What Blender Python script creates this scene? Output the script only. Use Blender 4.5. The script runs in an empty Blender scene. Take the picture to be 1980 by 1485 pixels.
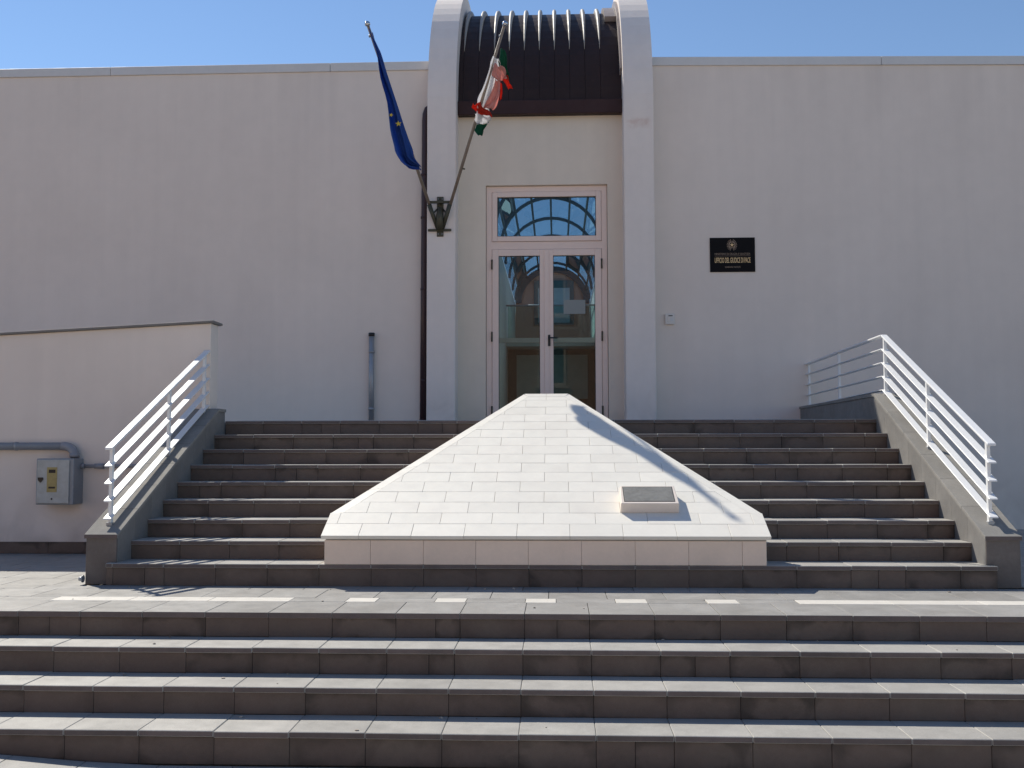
import bpy, bmesh, math, random
from mathutils import Vector, Matrix
random.seed(7)
D = bpy.data
SC = bpy.context.scene
COL = SC.collection

# ------------------------------------------------------------------ camera
YAW, PITCH, ROLL = 0.0441, 0.0655, -0.0016
cam = D.cameras.new('camera'); camo = D.objects.new('camera', cam); COL.objects.link(camo)
fwd = Vector((-math.sin(YAW)*math.cos(PITCH), math.cos(YAW)*math.cos(PITCH), math.sin(PITCH)))
right = Vector((math.cos(YAW), math.sin(YAW), 0)); up = right.cross(fwd)
r2 = right*math.cos(ROLL)+up*math.sin(ROLL); u2 = -right*math.sin(ROLL)+up*math.cos(ROLL)
camo.matrix_world = Matrix(((r2.x,u2.x,-fwd.x,0.0),(r2.y,u2.y,-fwd.y,-7.5045),(r2.z,u2.z,-fwd.z,1.0085),(0,0,0,1)))
cam.sensor_width = 36; cam.lens = 36*1950/1980; cam.clip_start = 0.05; cam.clip_end = 2000
SC.camera = camo

# ------------------------------------------------------------------ sky, sun, exposure
SUN = Vector((-0.985, 1.0, 1.53)).normalized()
elev = math.asin(SUN.z); rot = math.atan2(SUN.x, SUN.y)
world = D.worlds.new('World'); SC.world = world; world.use_nodes = True
wn = world.node_tree.nodes; wl = world.node_tree.links; wn.clear()
sky = wn.new('ShaderNodeTexSky'); sky.sky_type = 'NISHITA'; sky.sun_disc = False
sky.sun_elevation = elev; sky.sun_rotation = rot
sky.air_density = 1.0; sky.dust_density = 0.0; sky.ozone_density = 4.0; sky.altitude = 0
bg = wn.new('ShaderNodeBackground'); bg.inputs['Strength'].default_value = 0.108
wo = wn.new('ShaderNodeOutputWorld')
wl.new(sky.outputs[0], bg.inputs['Color']); wl.new(bg.outputs[0], wo.inputs['Surface'])
sl = D.lights.new('sun', 'SUN'); sl.energy = 4.5; sl.angle = math.radians(0.53); sl.color = (1.0, 0.94, 0.82)
so = D.objects.new('sun', sl); COL.objects.link(so)
so.rotation_euler = SUN.to_track_quat('Z', 'Y').to_euler(); so.location = SUN*60
SC.view_settings.view_transform = 'Standard'; SC.view_settings.look = 'None'
SC.view_settings.exposure = 0.3; SC.view_settings.gamma = 1.0
SC.view_settings.use_curve_mapping = False
SC.cycles.max_bounces = 10; SC.cycles.transparent_max_bounces = 16

# ------------------------------------------------------------------ materials
def M(name, col, rough=.6, spec=.5, var=.10, scale=6.0, objvar=.0, bump=.08, bscale=70, metal=0,
      tint=None, tint_amt=0.0, tint_scale=1.2, rvar=.08, edge=None, streak=0.0, speck=0.0, transl=None, grime=None, rain=None, patch=None):
    m = D.materials.new(name); m.use_nodes = True
    nt = m.node_tree; n = nt.nodes; l = nt.links; n.clear()
    out = n.new('ShaderNodeOutputMaterial'); p = n.new('ShaderNodeBsdfPrincipled')
    l.new(p.outputs[0], out.inputs[0])
    geo = n.new('ShaderNodeNewGeometry'); pos = geo.outputs['Position']
    def noise(sc, det=4, dist=0.0, vec=pos):
        t = n.new('ShaderNodeTexNoise'); t.inputs['Scale'].default_value = sc
        t.inputs['Detail'].default_value = det; t.inputs['Distortion'].default_value = dist
        l.new(vec, t.inputs['Vector']); return t.outputs['Fac']
    def mth(op, a, b=None, c=None, clamp=False):
        t = n.new('ShaderNodeMath'); t.operation = op; t.use_clamp = clamp
        for i, v in enumerate((a, b, c)):
            if v is None: continue
            if isinstance(v, (int, float)): t.inputs[i].default_value = v
            else: l.new(v, t.inputs[i])
        return t.outputs[0]
    def rng(v, a, b, c, d):
        t = n.new('ShaderNodeMapRange'); t.clamp = True
        l.new(v, t.inputs[0])
        for i, x in enumerate((a, b, c, d)): t.inputs[i+1].default_value = x
        return t.outputs[0]
    def mix(f, a, b, mode='MIX'):
        t = n.new('ShaderNodeMix'); t.data_type = 'RGBA'; t.blend_type = mode
        for s, v in ((t.inputs[0], f), (t.inputs[6], a), (t.inputs[7], b)):
            if isinstance(v, (int, float)): s.default_value = v
            elif isinstance(v, tuple): s.default_value = (*v, 1)
            else: l.new(v, s)
        return t.outputs[2]
    f = mth('ADD', mth('MULTIPLY', noise(scale, 6), .6), mth('MULTIPLY', noise(scale*7, 5), .4))
    k = rng(f, .3, .7, 1-var, 1+var)
    if objvar:
        oi = n.new('ShaderNodeObjectInfo')
        k = mth('MULTIPLY', k, rng(oi.outputs['Random'], 0, 1, 1-objvar, 1+objvar))
    if speck:
        k = mth('MULTIPLY', k, rng(noise(220, 2), .35, .65, 1-speck, 1+speck))
    if streak:
        mp = n.new('ShaderNodeMapping'); mp.inputs['Scale'].default_value = (5.0, 5.0, .28); l.new(pos, mp.inputs['Vector'])
        k = mth('MULTIPLY', k, rng(noise(1.0, 5, .3, mp.outputs[0]), .35, .68, 1+streak*.5, 1-streak))
    vm = n.new('ShaderNodeVectorMath'); vm.operation = 'SCALE'
    c = col
    if tint:
        c = mix(rng(noise(tint_scale, 5, .6), .45, .72, 0, tint_amt), col, tint)
    if edge:
        # grime that creeps in from the joints of a slab, each slab with its own outline
        tc = n.new('ShaderNodeTexCoord'); sp = n.new('ShaderNodeSeparateXYZ'); l.new(tc.outputs['Generated'], sp.inputs[0])
        dx = mth('MULTIPLY', mth('ABSOLUTE', mth('SUBTRACT', sp.outputs[0], .5)), 2.0)
        dz = mth('MULTIPLY', mth('ABSOLUTE', mth('SUBTRACT', sp.outputs[2], .45)), 2.0)
        dd = mth('POWER', mth('ADD', mth('POWER', dx, 3.0), mth('POWER', dz, 3.0)), .333)
        dd = mth('ADD', dd, mth('MULTIPLY', mth('SUBTRACT', noise(4.2, 5, 1.2), .5), 2.4))
        oe = n.new('ShaderNodeObjectInfo')
        amt = mth('MULTIPLY', rng(dd, .70, 1.25, 0, edge[1]), rng(mth('FRACT', mth('MULTIPLY', oe.outputs['Random'], 7.31)), .1, .9, .08, 1.0))
        c = mix(amt, c, edge[0])
    if grime or rain or patch:
        sp2 = n.new('ShaderNodeSeparateXYZ'); l.new(pos, sp2.inputs[0])
    if grime:     # splashed dirt along the foot of the wall
        gm = mth('MULTIPLY', rng(sp2.outputs[2], grime[0], grime[1], 1, 0), rng(noise(2.6, 6, .8), .38, .66, 0, 1))
        c = mix(mth('MULTIPLY', gm, grime[2]), c, (.34,.29,.25))
    if rain:      # run-off streaks under the coping
        mp2 = n.new('ShaderNodeMapping'); mp2.inputs['Scale'].default_value = (3.2, 3.2, .12); l.new(pos, mp2.inputs['Vector'])
        gm = mth('MULTIPLY', rng(mth('ADD', sp2.outputs[2], mth('MULTIPLY', noise(1.3, 3), 1.6)), rain[0]-.3, rain[0]+.8, 0, 1), rng(noise(1.0, 6, .2, mp2.outputs[0]), .48, .74, 0, 1))
        c = mix(mth('MULTIPLY', gm, rain[1]), c, (.46,.40,.36))
    if patch:     # one rubbed, rusty patch
        a = mth('MULTIPLY', rng(mth('ABSOLUTE', mth('SUBTRACT', sp2.outputs[0], patch[0])), patch[2]*.5, patch[2], 1, 0), rng(mth('ABSOLUTE', mth('SUBTRACT', sp2.outputs[2], patch[1])), patch[3]*.3, patch[3], 1, 0))
        c = mix(mth('MULTIPLY', a, rng(noise(9, 5, .6), .40, .60, 0, .45)), c, (.62,.42,.34))
    if isinstance(c, tuple):
        rgb = n.new('ShaderNodeRGB'); rgb.outputs[0].default_value = (*c, 1); c = rgb.outputs[0]
    l.new(c, vm.inputs[0]); l.new(k, vm.inputs['Scale'])
    l.new(vm.outputs[0], p.inputs['Base Color'])
    l.new(rng(noise(scale*2.3, 4), .3, .7, max(.02, rough-rvar), min(1, rough+rvar)), p.inputs['Roughness'])
    p.inputs['Specular IOR Level'].default_value = spec; p.inputs['Metallic'].default_value = metal
    if bump:
        b = n.new('ShaderNodeBump'); b.inputs['Strength'].default_value = bump; b.inputs['Distance'].default_value = .004
        l.new(noise(bscale, 6), b.inputs['Height']); l.new(b.outputs[0], p.inputs['Normal'])
    if transl:
        t = n.new('ShaderNodeBsdfTranslucent'); l.new(vm.outputs[0], t.inputs['Color'])
        ms = n.new('ShaderNodeMixShader'); ms.inputs[0].default_value = transl
        l.new(p.outputs[0], ms.inputs[1]); l.new(t.outputs[0], ms.inputs[2]); l.new(ms.outputs[0], out.inputs[0])
    return m

def glass(name, tint, refl=.06, rough=.0):
    m = D.materials.new(name); m.use_nodes = True; nt = m.node_tree; n = nt.nodes; l = nt.links; n.clear()
    out = n.new('ShaderNodeOutputMaterial'); tr = n.new('ShaderNodeBsdfTransparent'); tr.inputs[0].default_value = (*tint, 1)
    gl = n.new('ShaderNodeBsdfGlossy'); gl.inputs['Roughness'].default_value = rough
    fr = n.new('ShaderNodeFresnel'); fr.inputs['IOR'].default_value = 1.33
    ms = n.new('ShaderNodeMixShader'); l.new(fr.outputs[0], ms.inputs[0])
    l.new(tr.outputs[0], ms.inputs[1]); l.new(gl.outputs[0], ms.inputs[2]); l.new(ms.outputs[0], out.inputs[0])
    return m

PLASTER = M('plaster', (.81,.715,.640), .85, .2, var=.035, scale=.9, bump=.12, bscale=140, tint=(.73,.645,.58), tint_amt=.35, tint_scale=.7, streak=.022, grime=(.05,.75,.42), rain=(6.0,.20))
PLASTER_ARCH = M('arch_plaster', (.83,.745,.685), .85, .2, var=.035, scale=1.5, bump=.10, bscale=140, tint=(.74,.675,.645), tint_amt=.3, tint_scale=1.1, streak=.03, grime=(1.25,1.9,.35), patch=(1.08,5.22,.2,.09))
PLASTER_WARM = M('recess_plaster', (.80,.70,.585), .85, .2, var=.04, scale=1.2, bump=.10, bscale=140, streak=.03, grime=(1.25,1.8,.3))
PARAPET = M('parapet_metal', (.66,.65,.64), .5, .5, var=.05, scale=2, bump=.02)
TREAD = M('lava_stone_tread', (.375,.36,.335), .50, .5, var=.10, scale=5, objvar=.07, bump=.12, bscale=180, speck=.10, tint=(.28,.27,.255), tint_amt=.5, tint_scale=3)
EDGE = M('lava_stone_shaded_edge', (.138,.108,.102), .6, .4, var=.16, scale=5, objvar=.12, bump=.12, bscale=180, speck=.08, tint=(.09,.075,.07), tint_amt=.6, tint_scale=3)  # front faces coloured darker than the tops, shade painted in
PAVE = M('lava_stone_paving', (.305,.296,.283), .48, .5, var=.14, scale=4, objvar=.09, bump=.12, bscale=180, speck=.10, tint=(.235,.222,.205), tint_amt=.6, tint_scale=2.2)
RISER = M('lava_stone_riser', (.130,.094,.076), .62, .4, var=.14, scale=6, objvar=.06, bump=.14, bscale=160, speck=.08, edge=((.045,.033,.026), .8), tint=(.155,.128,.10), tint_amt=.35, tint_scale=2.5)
CAP = M('lava_stone_cap', (.27,.258,.24), .85, .15, var=.10, scale=5, objvar=.06, bump=.12, bscale=160, speck=.08, tint=(.21,.20,.185), tint_amt=.4, tint_scale=2)
CHEEK = M('lava_stone_cheek', (.21,.200,.190), .55, .4, var=.10, scale=5, objvar=.05, bump=.12, bscale=160, speck=.08, tint=(.125,.115,.108), tint_amt=.4, tint_scale=2)
FRONT = M('lava_stone_shaded_front', (.142,.122,.112), .6, .4, var=.16, scale=5, objvar=.05, bump=.12, bscale=160, speck=.08, tint=(.10,.085,.075), tint_amt=.5, tint_scale=4)  # cheek stone darkened for the front, its shade put into the colour
MORTAR = M('mortar', (.085,.076,.068), .9, .1, var=.1)
GROUT = M('pale_grout', (.48,.46,.43), .9, .1, var=.1)
WHITE = M('white_limestone', (.80,.765,.69), .5, .4, var=.035, scale=5, objvar=.035, bump=.05, bscale=160, tint=(.75,.70,.63), tint_amt=.5, tint_scale=2.5)
WHITEB = M('limestone_base', (.82,.655,.53), .55, .35, var=.05, scale=5, objvar=.03, bump=.05, bscale=160, tint=(.70,.57,.46), tint_amt=.4, tint_scale=3)
STRIP = M('cream_strip_stone', (.62,.59,.54), .5, .4, var=.07, scale=8, objvar=.04, bump=.06)
RAIL = M('white_paint', (.80,.80,.80), .35, .5, var=.03, scale=5, bump=.02)
ROOF = M('brown_metal_roof', (.036,.022,.020), .5, .2, var=.15, scale=3, bump=.03, bscale=40)
FASCIA = M('brown_fascia', (.045,.020,.019), .6, .3, var=.12, scale=4, bump=.02)
ROOFRIB = M('roof_rib_metal', (.34,.32,.295), .5, .4, var=.1, scale=5, bump=.02)
FLASH = M('flashing_metal', (.30,.26,.245), .5, .5, var=.12, scale=6, bump=.04)
PIPE_BROWN = M('brown_painted_pipe', (.045,.022,.026), .4, .5, var=.1, bump=.02)
ZINC = M('galvanised_steel', (.36,.37,.39), .45, .5, var=.12, scale=12, bump=.03, metal=.5)
CONDUIT = M('grey_plastic', (.27,.275,.30), .45, .5, var=.08, bump=.02)
BOXGREY = M('cabinet_grey', (.30,.32,.345), .5, .5, var=.08, bump=.02)
BOXDOOR = M('cabinet_door', (.47,.48,.46), .5, .5, var=.10, scale=14, bump=.03, tint=(.36,.34,.28), tint_amt=.5, tint_scale=9)
LABELY = M('yellowed_label', (.42,.33,.14), .6, .3, var=.15, scale=30, bump=0)
BLACK = M('black_paint', (.012,.012,.013), .4, .5, var=.1, bump=0)
DOORP = M('pink_lacquer', (.87,.69,.60), .42, .5, var=.03, scale=3, bump=.015)
GASKET = M('gasket', (.03,.03,.03), .6, .3, bump=0)
BRONZE = M('green_bronze', (.075,.070,.045), .5, .5, var=.2, scale=20, bump=.05, metal=.35)
POLE = M('weathered_pole', (.27,.215,.17), .5, .5, var=.15, scale=12, bump=.05)
CHROME = M('steel_ball', (.55,.57,.60), .15, .5, var=.03, bump=0, metal=1)
BLUE = M('blue_cloth', (.045,.12,.42), .7, .2, var=.12, scale=14, bump=.1, bscale=300, transl=.5)
YELLOW = M('yellow_star', (.55,.42,.06), .7, .2, var=.05, bump=0)
GREEN = M('green_cloth', (.01,.10,.06), .7, .2, var=.12, scale=14, bump=.1, bscale=300, transl=.3)
CWHITE = M('white_cloth', (.84,.84,.86), .7, .2, var=.06, scale=14, bump=.1, bscale=300, transl=.5)
RED = M('red_cloth', (.62,.055,.03), .7, .2, var=.12, scale=14, bump=.1, bscale=300, transl=.55)
PINKC = M('sunlit_red_cloth', (.82,.46,.42), .7, .2, var=.10, scale=14, bump=.1, bscale=300, transl=.55)  # paler copy of the red, sun shining through painted in
SIGN = M('black_perspex', (.008,.007,.008), .6, .12, var=.05, bump=0)
GOLD = M('gold_print', (.80,.56,.28), .5, .5, var=.08, bump=0)
GOLDD = M('dull_gold_print', (.34,.24,.17), .5, .5, var=.08, bump=0)
PLATE = M('tarnished_plate', (.30,.285,.25), .38, .5, var=.16, scale=22, bump=.04, metal=.35, tint=(.20,.19,.165), tint_amt=.6, tint_scale=14)
IVORY = M('ivory_plastic', (.70,.66,.62), .4, .5, var=.03, bump=0)
PAPER = M('paper', (.30,.32,.31), .8, .2, var=.02, bump=0)
PINKW = M('pink_plaster', (.68,.38,.31), .85, .2, var=.06, scale=2, bump=.05)
INW = M('interior_white', (.66,.66,.62), .85, .2, var=.04, bump=.03)
INFLOOR = M('interior_floor', (.20,.19,.18), .3, .5, var=.08, bump=.02)
INDARK = M('interior_dark', (.055,.075,.065), .5, .4, var=.1, bump=0)
INGREEN = M('interior_green', (.34,.44,.40), .5, .4, var=.1, bump=0)
TEAL = M('teal_frame', (.10,.18,.20), .5, .5, var=.05, bump=0)
STEEL_DARK = M('vault_steel', (.07,.10,.12), .5, .5, var=.05, bump=0)
GROUNDM = M('plaza_paving', (.34,.28,.215), .7, .4, var=.12, scale=3, bump=.1, tint=(.29,.235,.18), tint_amt=.5, tint_scale=.8)
PEBBLE = M('pebble', (.34,.30,.26), .8, .3, var=.25, scale=60, objvar=.4, bump=.2)
G_DOOR = glass('door_glass', (.78,.79,.76))
G_VAULT = glass('vault_glass', (.42,.62,.80))
G_PANE = glass('balustrade_glass', (.72,.84,.80))

# ------------------------------------------------------------------ mesh helpers
def tag(o, label=None, cat=None, group=None, kind=None):
    if label: o['label'] = label
    if cat: o['category'] = cat
    if group: o['group'] = group
    if kind: o['kind'] = kind
    return o
def obj(name, me, mat=None, parent=None, loc=None):
    o = D.objects.new(name, me); COL.objects.link(o)
    if mat is not None and me is not None and not me.materials: me.materials.append(mat)
    if parent: o.parent = parent
    if loc is not None: o.location = loc
    return o
def empty(name, loc=(0,0,0)):
    o = D.objects.new(name, None); COL.objects.link(o); o.location = (0,0,0); o.empty_display_size = .2
    return o
def mesh(name, bm, smooth=False):
    bmesh.ops.recalc_face_normals(bm, faces=bm.faces)
    me = D.meshes.new(name); bm.to_mesh(me); bm.free()
    if smooth:
        for p in me.polygons: p.use_smooth = True
    return me
def bbox(bm, x0, x1, y0, y1, z0, z1):
    v = [bm.verts.new((x, y, z)) for z in (z0, z1) for y in (y0, y1) for x in (x0, x1)]
    for f in ((0,2,3,1),(4,5,7,6),(0,1,5,4),(2,6,7,3),(0,4,6,2),(1,3,7,5)):
        bm.faces.new([v[i] for i in f])
    return v
def bevel_all(bm, w, seg=1):
    bmesh.ops.bevel(bm, geom=list(bm.edges), offset=w, segments=seg, affect='EDGES', profile=.5)
def box(name, x0, x1, y0, y1, z0, z1, mat, parent=None, bev=0.0, seg=1):
    bm = bmesh.new(); bbox(bm, x0, x1, y0, y1, z0, z1)
    if bev: bevel_all(bm, bev, seg)
    return obj(name, mesh(name, bm), mat, parent)
_cache = {}
def slab(name, x0, x1, y0, y1, z0, z1, mat, parent, bev=.003, jit=0.0):
    """a box placed by its corner; boxes of one size share a mesh"""
    k = (round(x1-x0,3), round(y1-y0,3), round(z1-z0,3), mat.name, bev, name, y0 < -1.1)
    if k not in _cache:
        bm = bmesh.new(); bbox(bm, -k[0]/2, k[0]/2, -k[1]/2, k[1]/2, -k[2]/2, k[2]/2)
        if bev: bevel_all(bm, bev)
        me = _cache[k] = mesh(name, bm)
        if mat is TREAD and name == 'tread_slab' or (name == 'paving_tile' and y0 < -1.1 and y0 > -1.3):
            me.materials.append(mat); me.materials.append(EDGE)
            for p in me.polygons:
                if p.normal.y < -.8: p.material_index = 1  # darker colour deepens the shade on the front face
    o = obj(name, _cache[k], mat, parent, ((x0+x1)/2, (y0+y1)/2, (z0+z1)/2))
    if jit:
        o.location.z += random.uniform(-jit, jit); o.location.y += random.uniform(-jit, jit)
        o.rotation_euler = (random.uniform(-jit,jit), random.uniform(-jit,jit)*.8, random.uniform(-jit,jit)*.8)
    return o
def prism(bm, poly, axis, a, b):
    """extrude a polygon: axis 'x': poly (y,z); axis 'y': poly (x,z); axis 'z': poly (x,y)"""
    def P(p, t):
        return {'x': (t, p[0], p[1]), 'y': (p[0], t, p[1]), 'z': (p[0], p[1], t)}[axis]
    A = [bm.verts.new(P(p, a)) for p in poly]; B = [bm.verts.new(P(p, b)) for p in poly]
    bm.faces.new(A); bm.faces.new(B[::-1]); n = len(poly)
    for i in range(n): bm.faces.new((A[i], B[i], B[(i+1)%n], A[(i+1)%n]))
def extrude(name, poly, axis, a, b, mat, parent=None, bev=0.0, smooth=False):
    bm = bmesh.new(); prism(bm, poly, axis, a, b)
    if bev: bevel_all(bm, bev)
    return obj(name, mesh(name, bm, smooth), mat, parent)
def tube(bm, pts, r, seg=10, cap=True):
    pts = [Vector(p) for p in pts]; rings = []
    rr = r if isinstance(r, (list, tuple)) else [r]*len(pts)
    ref = None
    for i, p in enumerate(pts):
        d = (pts[min(i+1, len(pts)-1)]-pts[max(i-1, 0)]).normalized()
        if ref is None: ref = d.orthogonal().normalized()
        a = (ref-d*ref.dot(d)).normalized(); b = d.cross(a); ref = a
        rings.append([bm.verts.new(p+(a*math.cos(t)+b*math.sin(t))*rr[i]) for t in [2*math.pi*j/seg for j in range(seg)]])
    for A, B in zip(rings, rings[1:]):
        for j in range(seg): bm.faces.new((A[j], A[(j+1)%seg], B[(j+1)%seg], B[j])).smooth = True
    if cap: bm.faces.new(rings[0][::-1]); bm.faces.new(rings[-1])
def tube_obj(name, pts, r, mat, parent=None, seg=12):
    bm = bmesh.new(); tube(bm, pts, r, seg); bmesh.ops.recalc_face_normals(bm, faces=bm.faces)
    me = D.meshes.new(name); bm.to_mesh(me); bm.free()
    return obj(name, me, mat, parent)
def sphere_obj(name, c, r, mat, parent=None, sub=2, sc=(1,1,1)):
    bm = bmesh.new(); bmesh.ops.create_icosphere(bm, subdivisions=sub, radius=r)
    for v in bm.verts: v.co = Vector((v.co.x*sc[0], v.co.y*sc[1], v.co.z*sc[2]))+Vector(c)
    return obj(name, mesh(name, bm, True), mat, parent)
def clip(poly, a, b, c):
    """keep the part of a 2-D polygon with a*x+b*y <= c"""
    out = []
    for i, p in enumerate(poly):
        q = poly[(i+1) % len(poly)]
        dp, dq = a*p[0]+b*p[1]-c, a*q[0]+b*q[1]-c
        if dp <= 0: out.append(p)
        if dp*dq < 0:
            t = dp/(dp-dq); out.append((p[0]+(q[0]-p[0])*t, p[1]+(q[1]-p[1])*t))
    return out

# ------------------------------------------------------------------ dimensions
T, R0, RU = .3143, .164, .1428            # upper flight
PD, TL, RL = 1.205, .3287, .1525          # platform depth, lower flight
ZL = R0+8*RU                              # landing
YF = 5.6                                  # face of the building
UX0, UX1 = -3.335, 3.1285

# ------------------------------------------------------------------ ground
def gz(x): return -.632+.069*max(0, min(-2.25-x, 4.0))
bm = bmesh.new()
xs = [-600,-60,-20,-6.25,-2.25,2,20,60,600]; ys = [-600,-60,-20,-8,-4,-2.0,30,600]
g = [[bm.verts.new((x, y, gz(x)-.012)) for x in xs] for y in ys]
for i in range(len(ys)-1):
    for j in range(len(xs)-1): bm.faces.new((g[i][j], g[i][j+1], g[i+1][j+1], g[i+1][j]))
ground = tag(obj('ground', mesh('ground', bm), GROUNDM), kind='structure')
for i in range(33):
    for j in range(3):
        x0 = -6.0+.392*i; y0 = -2.2-.4*(j+1)
        bm = bmesh.new(); v = bbox(bm, x0, x0+.388, y0, y0+.396, -.02, .0)
        for q in bm.verts: q.co.z += gz(q.co.x)
        bevel_all(bm, .002); obj('paving_tile', mesh('paving_tile', bm), TREAD, ground)

# ------------------------------------------------------------------ platform with inlaid strip
plat = tag(box('pavement', -30, 30, -PD+.03, 60, -.55, -.034, MORTAR), kind='structure')
XW0, XW1 = -7.4, 6.6
def paving_row(y0, y1, xoff, spans, w=.4):
    for a, b in spans:
        n0 = math.floor((a-xoff)/w)
        for n in range(n0, math.ceil((b-xoff)/w)):
            x0, x1 = max(a, xoff+n*w), min(b, xoff+(n+1)*w)
            if x1-x0 < .03: continue
            slab('paving_tile', x0+.0018, x1-.0018, y0+.0018, y1-.0018, -.034, 0, PAVE, plat, .0015, .0006)
paving_row(-PD, -.745, -1.003, [(XW0, XW1)])
dash = [(-3.44,-2.9),(-2.9,-2.35),(-2.35,-1.80),(-1.42,-1.215),(-.82,-.612),(-.213,-.008),(.388,.597),(.992,1.20)]
x = 1.59
while x < XW1-.6: dash.append((x, x+.6)); x += .6
fill = []; px = XW0
for a, b in dash:
    if a-px > .02: fill.append((px, a))
    px = b
for a, b in dash: slab('inlay_strip', a+.0015, b-.0015, -.7435, -.5715, -.034, .0008, STRIP, plat, .0015)
paving_row(-.745, -.57, -.213, fill, .6)
paving_row(-.57, -.17, -.86, [(XW0, XW1)])
paving_row(-.17, 0.02, -1.05, [(XW0, XW1)])
for i in range(6): paving_row(.02+.4*i, .42+.4*i, -1.0+.2*(i%2), [(XW0, -3.58), (3.38, XW1)])
for i in range(6, 14): paving_row(.02+.4*i, .42+.4*i, -1.0+.2*(i%2), [(3.38, XW1)])

# ------------------------------------------------------------------ stairs
def flight(name, n, y_edge, z_top, xa, xb, t, r, xoff, w, first_ext=0.0, back=.35, skip=None):
    s = empty(name)
    bmc = bmesh.new()
    for k in range(n):
        y0 = y_edge(k); zt = z_top(k); rr = r(k)
        ext = first_ext if k == 0 else 0
        a, b = xa-ext, xb+ext
        bbox(bmc, a+.004, b-.004, y0+.032, y0+t+back, zt-rr-.02-.002*k, zt-.034)
        xo = xoff
        lo = math.floor((a-xo)/w)
        for m in range(lo, math.ceil((b-xo)/w)):
            x0, x1 = max(a, xo+m*w), min(b, xo+(m+1)*w)
            if x1-x0 < .02: continue
            if not (skip and skip(x0, x1, y0)):
                slab('tread_slab', x0+.0012, x1-.0012, y0, y0+t+.014, zt-.032, zt, TREAD, s, .0035, .0014)
            cuts = [x0, x1]
            if x1-x0 > .3 and random.random() < .10: cuts = [x0, x0+(x1-x0)*random.choice((.5,.5,.62)), x1]
            for c0, c1 in zip(cuts, cuts[1:]):
                slab('riser_slab', c0+.0012, c1-.0012, y0+.014, y0+.034, zt-rr+.0005, zt-.0335, RISER, s, .0015, .0008)
    obj('mortar_core', mesh('mortar_core', bmc), MORTAR, s)
    return s
lower = flight('entrance_steps', 4, lambda k: -PD-(k+1)*TL+TL if False else -PD-k*TL, lambda k: -k*RL, XW0, XW1, TL, lambda k: RL if k < 3 else .175, -1.003, .4, skip=lambda a, b, y: y > -PD-.01)
tag(lower, 'wide lower flight of grey lava stone steps across the foreground', 'steps')
upper = flight('entrance_stairs', 9, lambda k: k*T, lambda k: R0+k*RU, UX0, UX1, T, lambda k: R0 if k == 0 else RU, -.991, .391, first_ext=.055)
tag(upper, 'upper flight of dark stone stairs rising behind the white monument', 'stairs')
land = tag(box('landing', -3.4, 3.13, 2.86, YF+.3, .6, ZL-.004, PAVE), kind='structure')
for i in range(6):
    for j in range(17):
        x0 = -3.33+j*.38
        slab('paving_tile', x0+.002, x0+.378, 2.87+.455*i, 2.87+.455*i+.451, ZL-.004, ZL+.012, PAVE, land, .002)

# ------------------------------------------------------------------ cheek walls
def cheek_profile(y):                       # height of the sloping top
    return .352+.4545*(y-.06)
def cheek(name, x0, x1, yflat, zflat, yend, inner, label):
    w = empty(name); tag(w, label, 'stair wall')
    extrude('core', [(.075,0),(.075,cheek_profile(.075)-.012),(yflat,zflat-.012),(yend-.01,zflat-.012),(yend-.01,0)], 'x', x0+.012, x1-.012, MORTAR, w)
    sl = (zflat-cheek_profile(.06))/(yflat-.06)
    top = lambda y: cheek_profile(.06)+sl*(y-.06) if y < yflat else zflat
    # front slab and the side panels
    slab('front_slab', x0, x1, .06, .075, .0, cheek_profile(.06)-.001, FRONT, w, .002)
    ys = [.0765]; 
    while ys[-1]+.3143 < yend-.15: ys.append(ys[-1]+.3143)
    ys.append(yend)
    for a, b in zip(ys, ys[1:]):
        for xs0, xs1 in ((x0, x0+.011), (x1-.011, x1)):
            pts = [(a+.001, 0), (b-.001, 0), (b-.001, top(b)-.001)]
            if a < yflat < b: pts.append((yflat, top(yflat)-.001))
            pts.append((a+.001, top(a)-.001))
            extrude('side_panel', pts, 'x', xs0, xs1, CHEEK, w)
    # cap stones
    th = .030; ov = .012
    ys = [.045]
    L = (yflat-.045)/6
    ys = [.045+L*i for i in range(7)]
    for a, b in zip(ys, ys[1:]):
        pts = [(a+.001, top(max(a,.06))-(0 if a > .05 else .007)), (b-.001, top(b)), (b-.001, top(b)+th), (a+.001, top(max(a,.06))+th-(0 if a > .05 else .007))]
        cs = extrude('cap_slab', pts, 'x', x0-ov, x1+ov, CAP, w, .002)
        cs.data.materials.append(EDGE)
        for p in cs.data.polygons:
            if p.normal.y < -.8: p.material_index = 1  # front end takes the colour with shade painted in
    if yend-yflat > .05:
        n = max(1, round((yend-yflat)/.5)); d = (yend+.005-yflat)/n
        for i in range(n):
            slab('cap_slab', x0-ov, x1+ov, yflat+d*i+.001, yflat+d*(i+1)-.001, zflat, zflat+th, CAP, w, .002)
    return w
cheek('stair_cheek_wall', -3.57, -3.335, 2.30, 1.392, 2.51, 1, 'sloping stone cheek wall left of the stairs, ending at the white ramp wall')
cheek('stair_cheek_wall', 3.1285, 3.37, 2.56, 1.530, YF-.002, -1, 'sloping stone cheek wall right of the stairs, turning level towards the facade')

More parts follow.
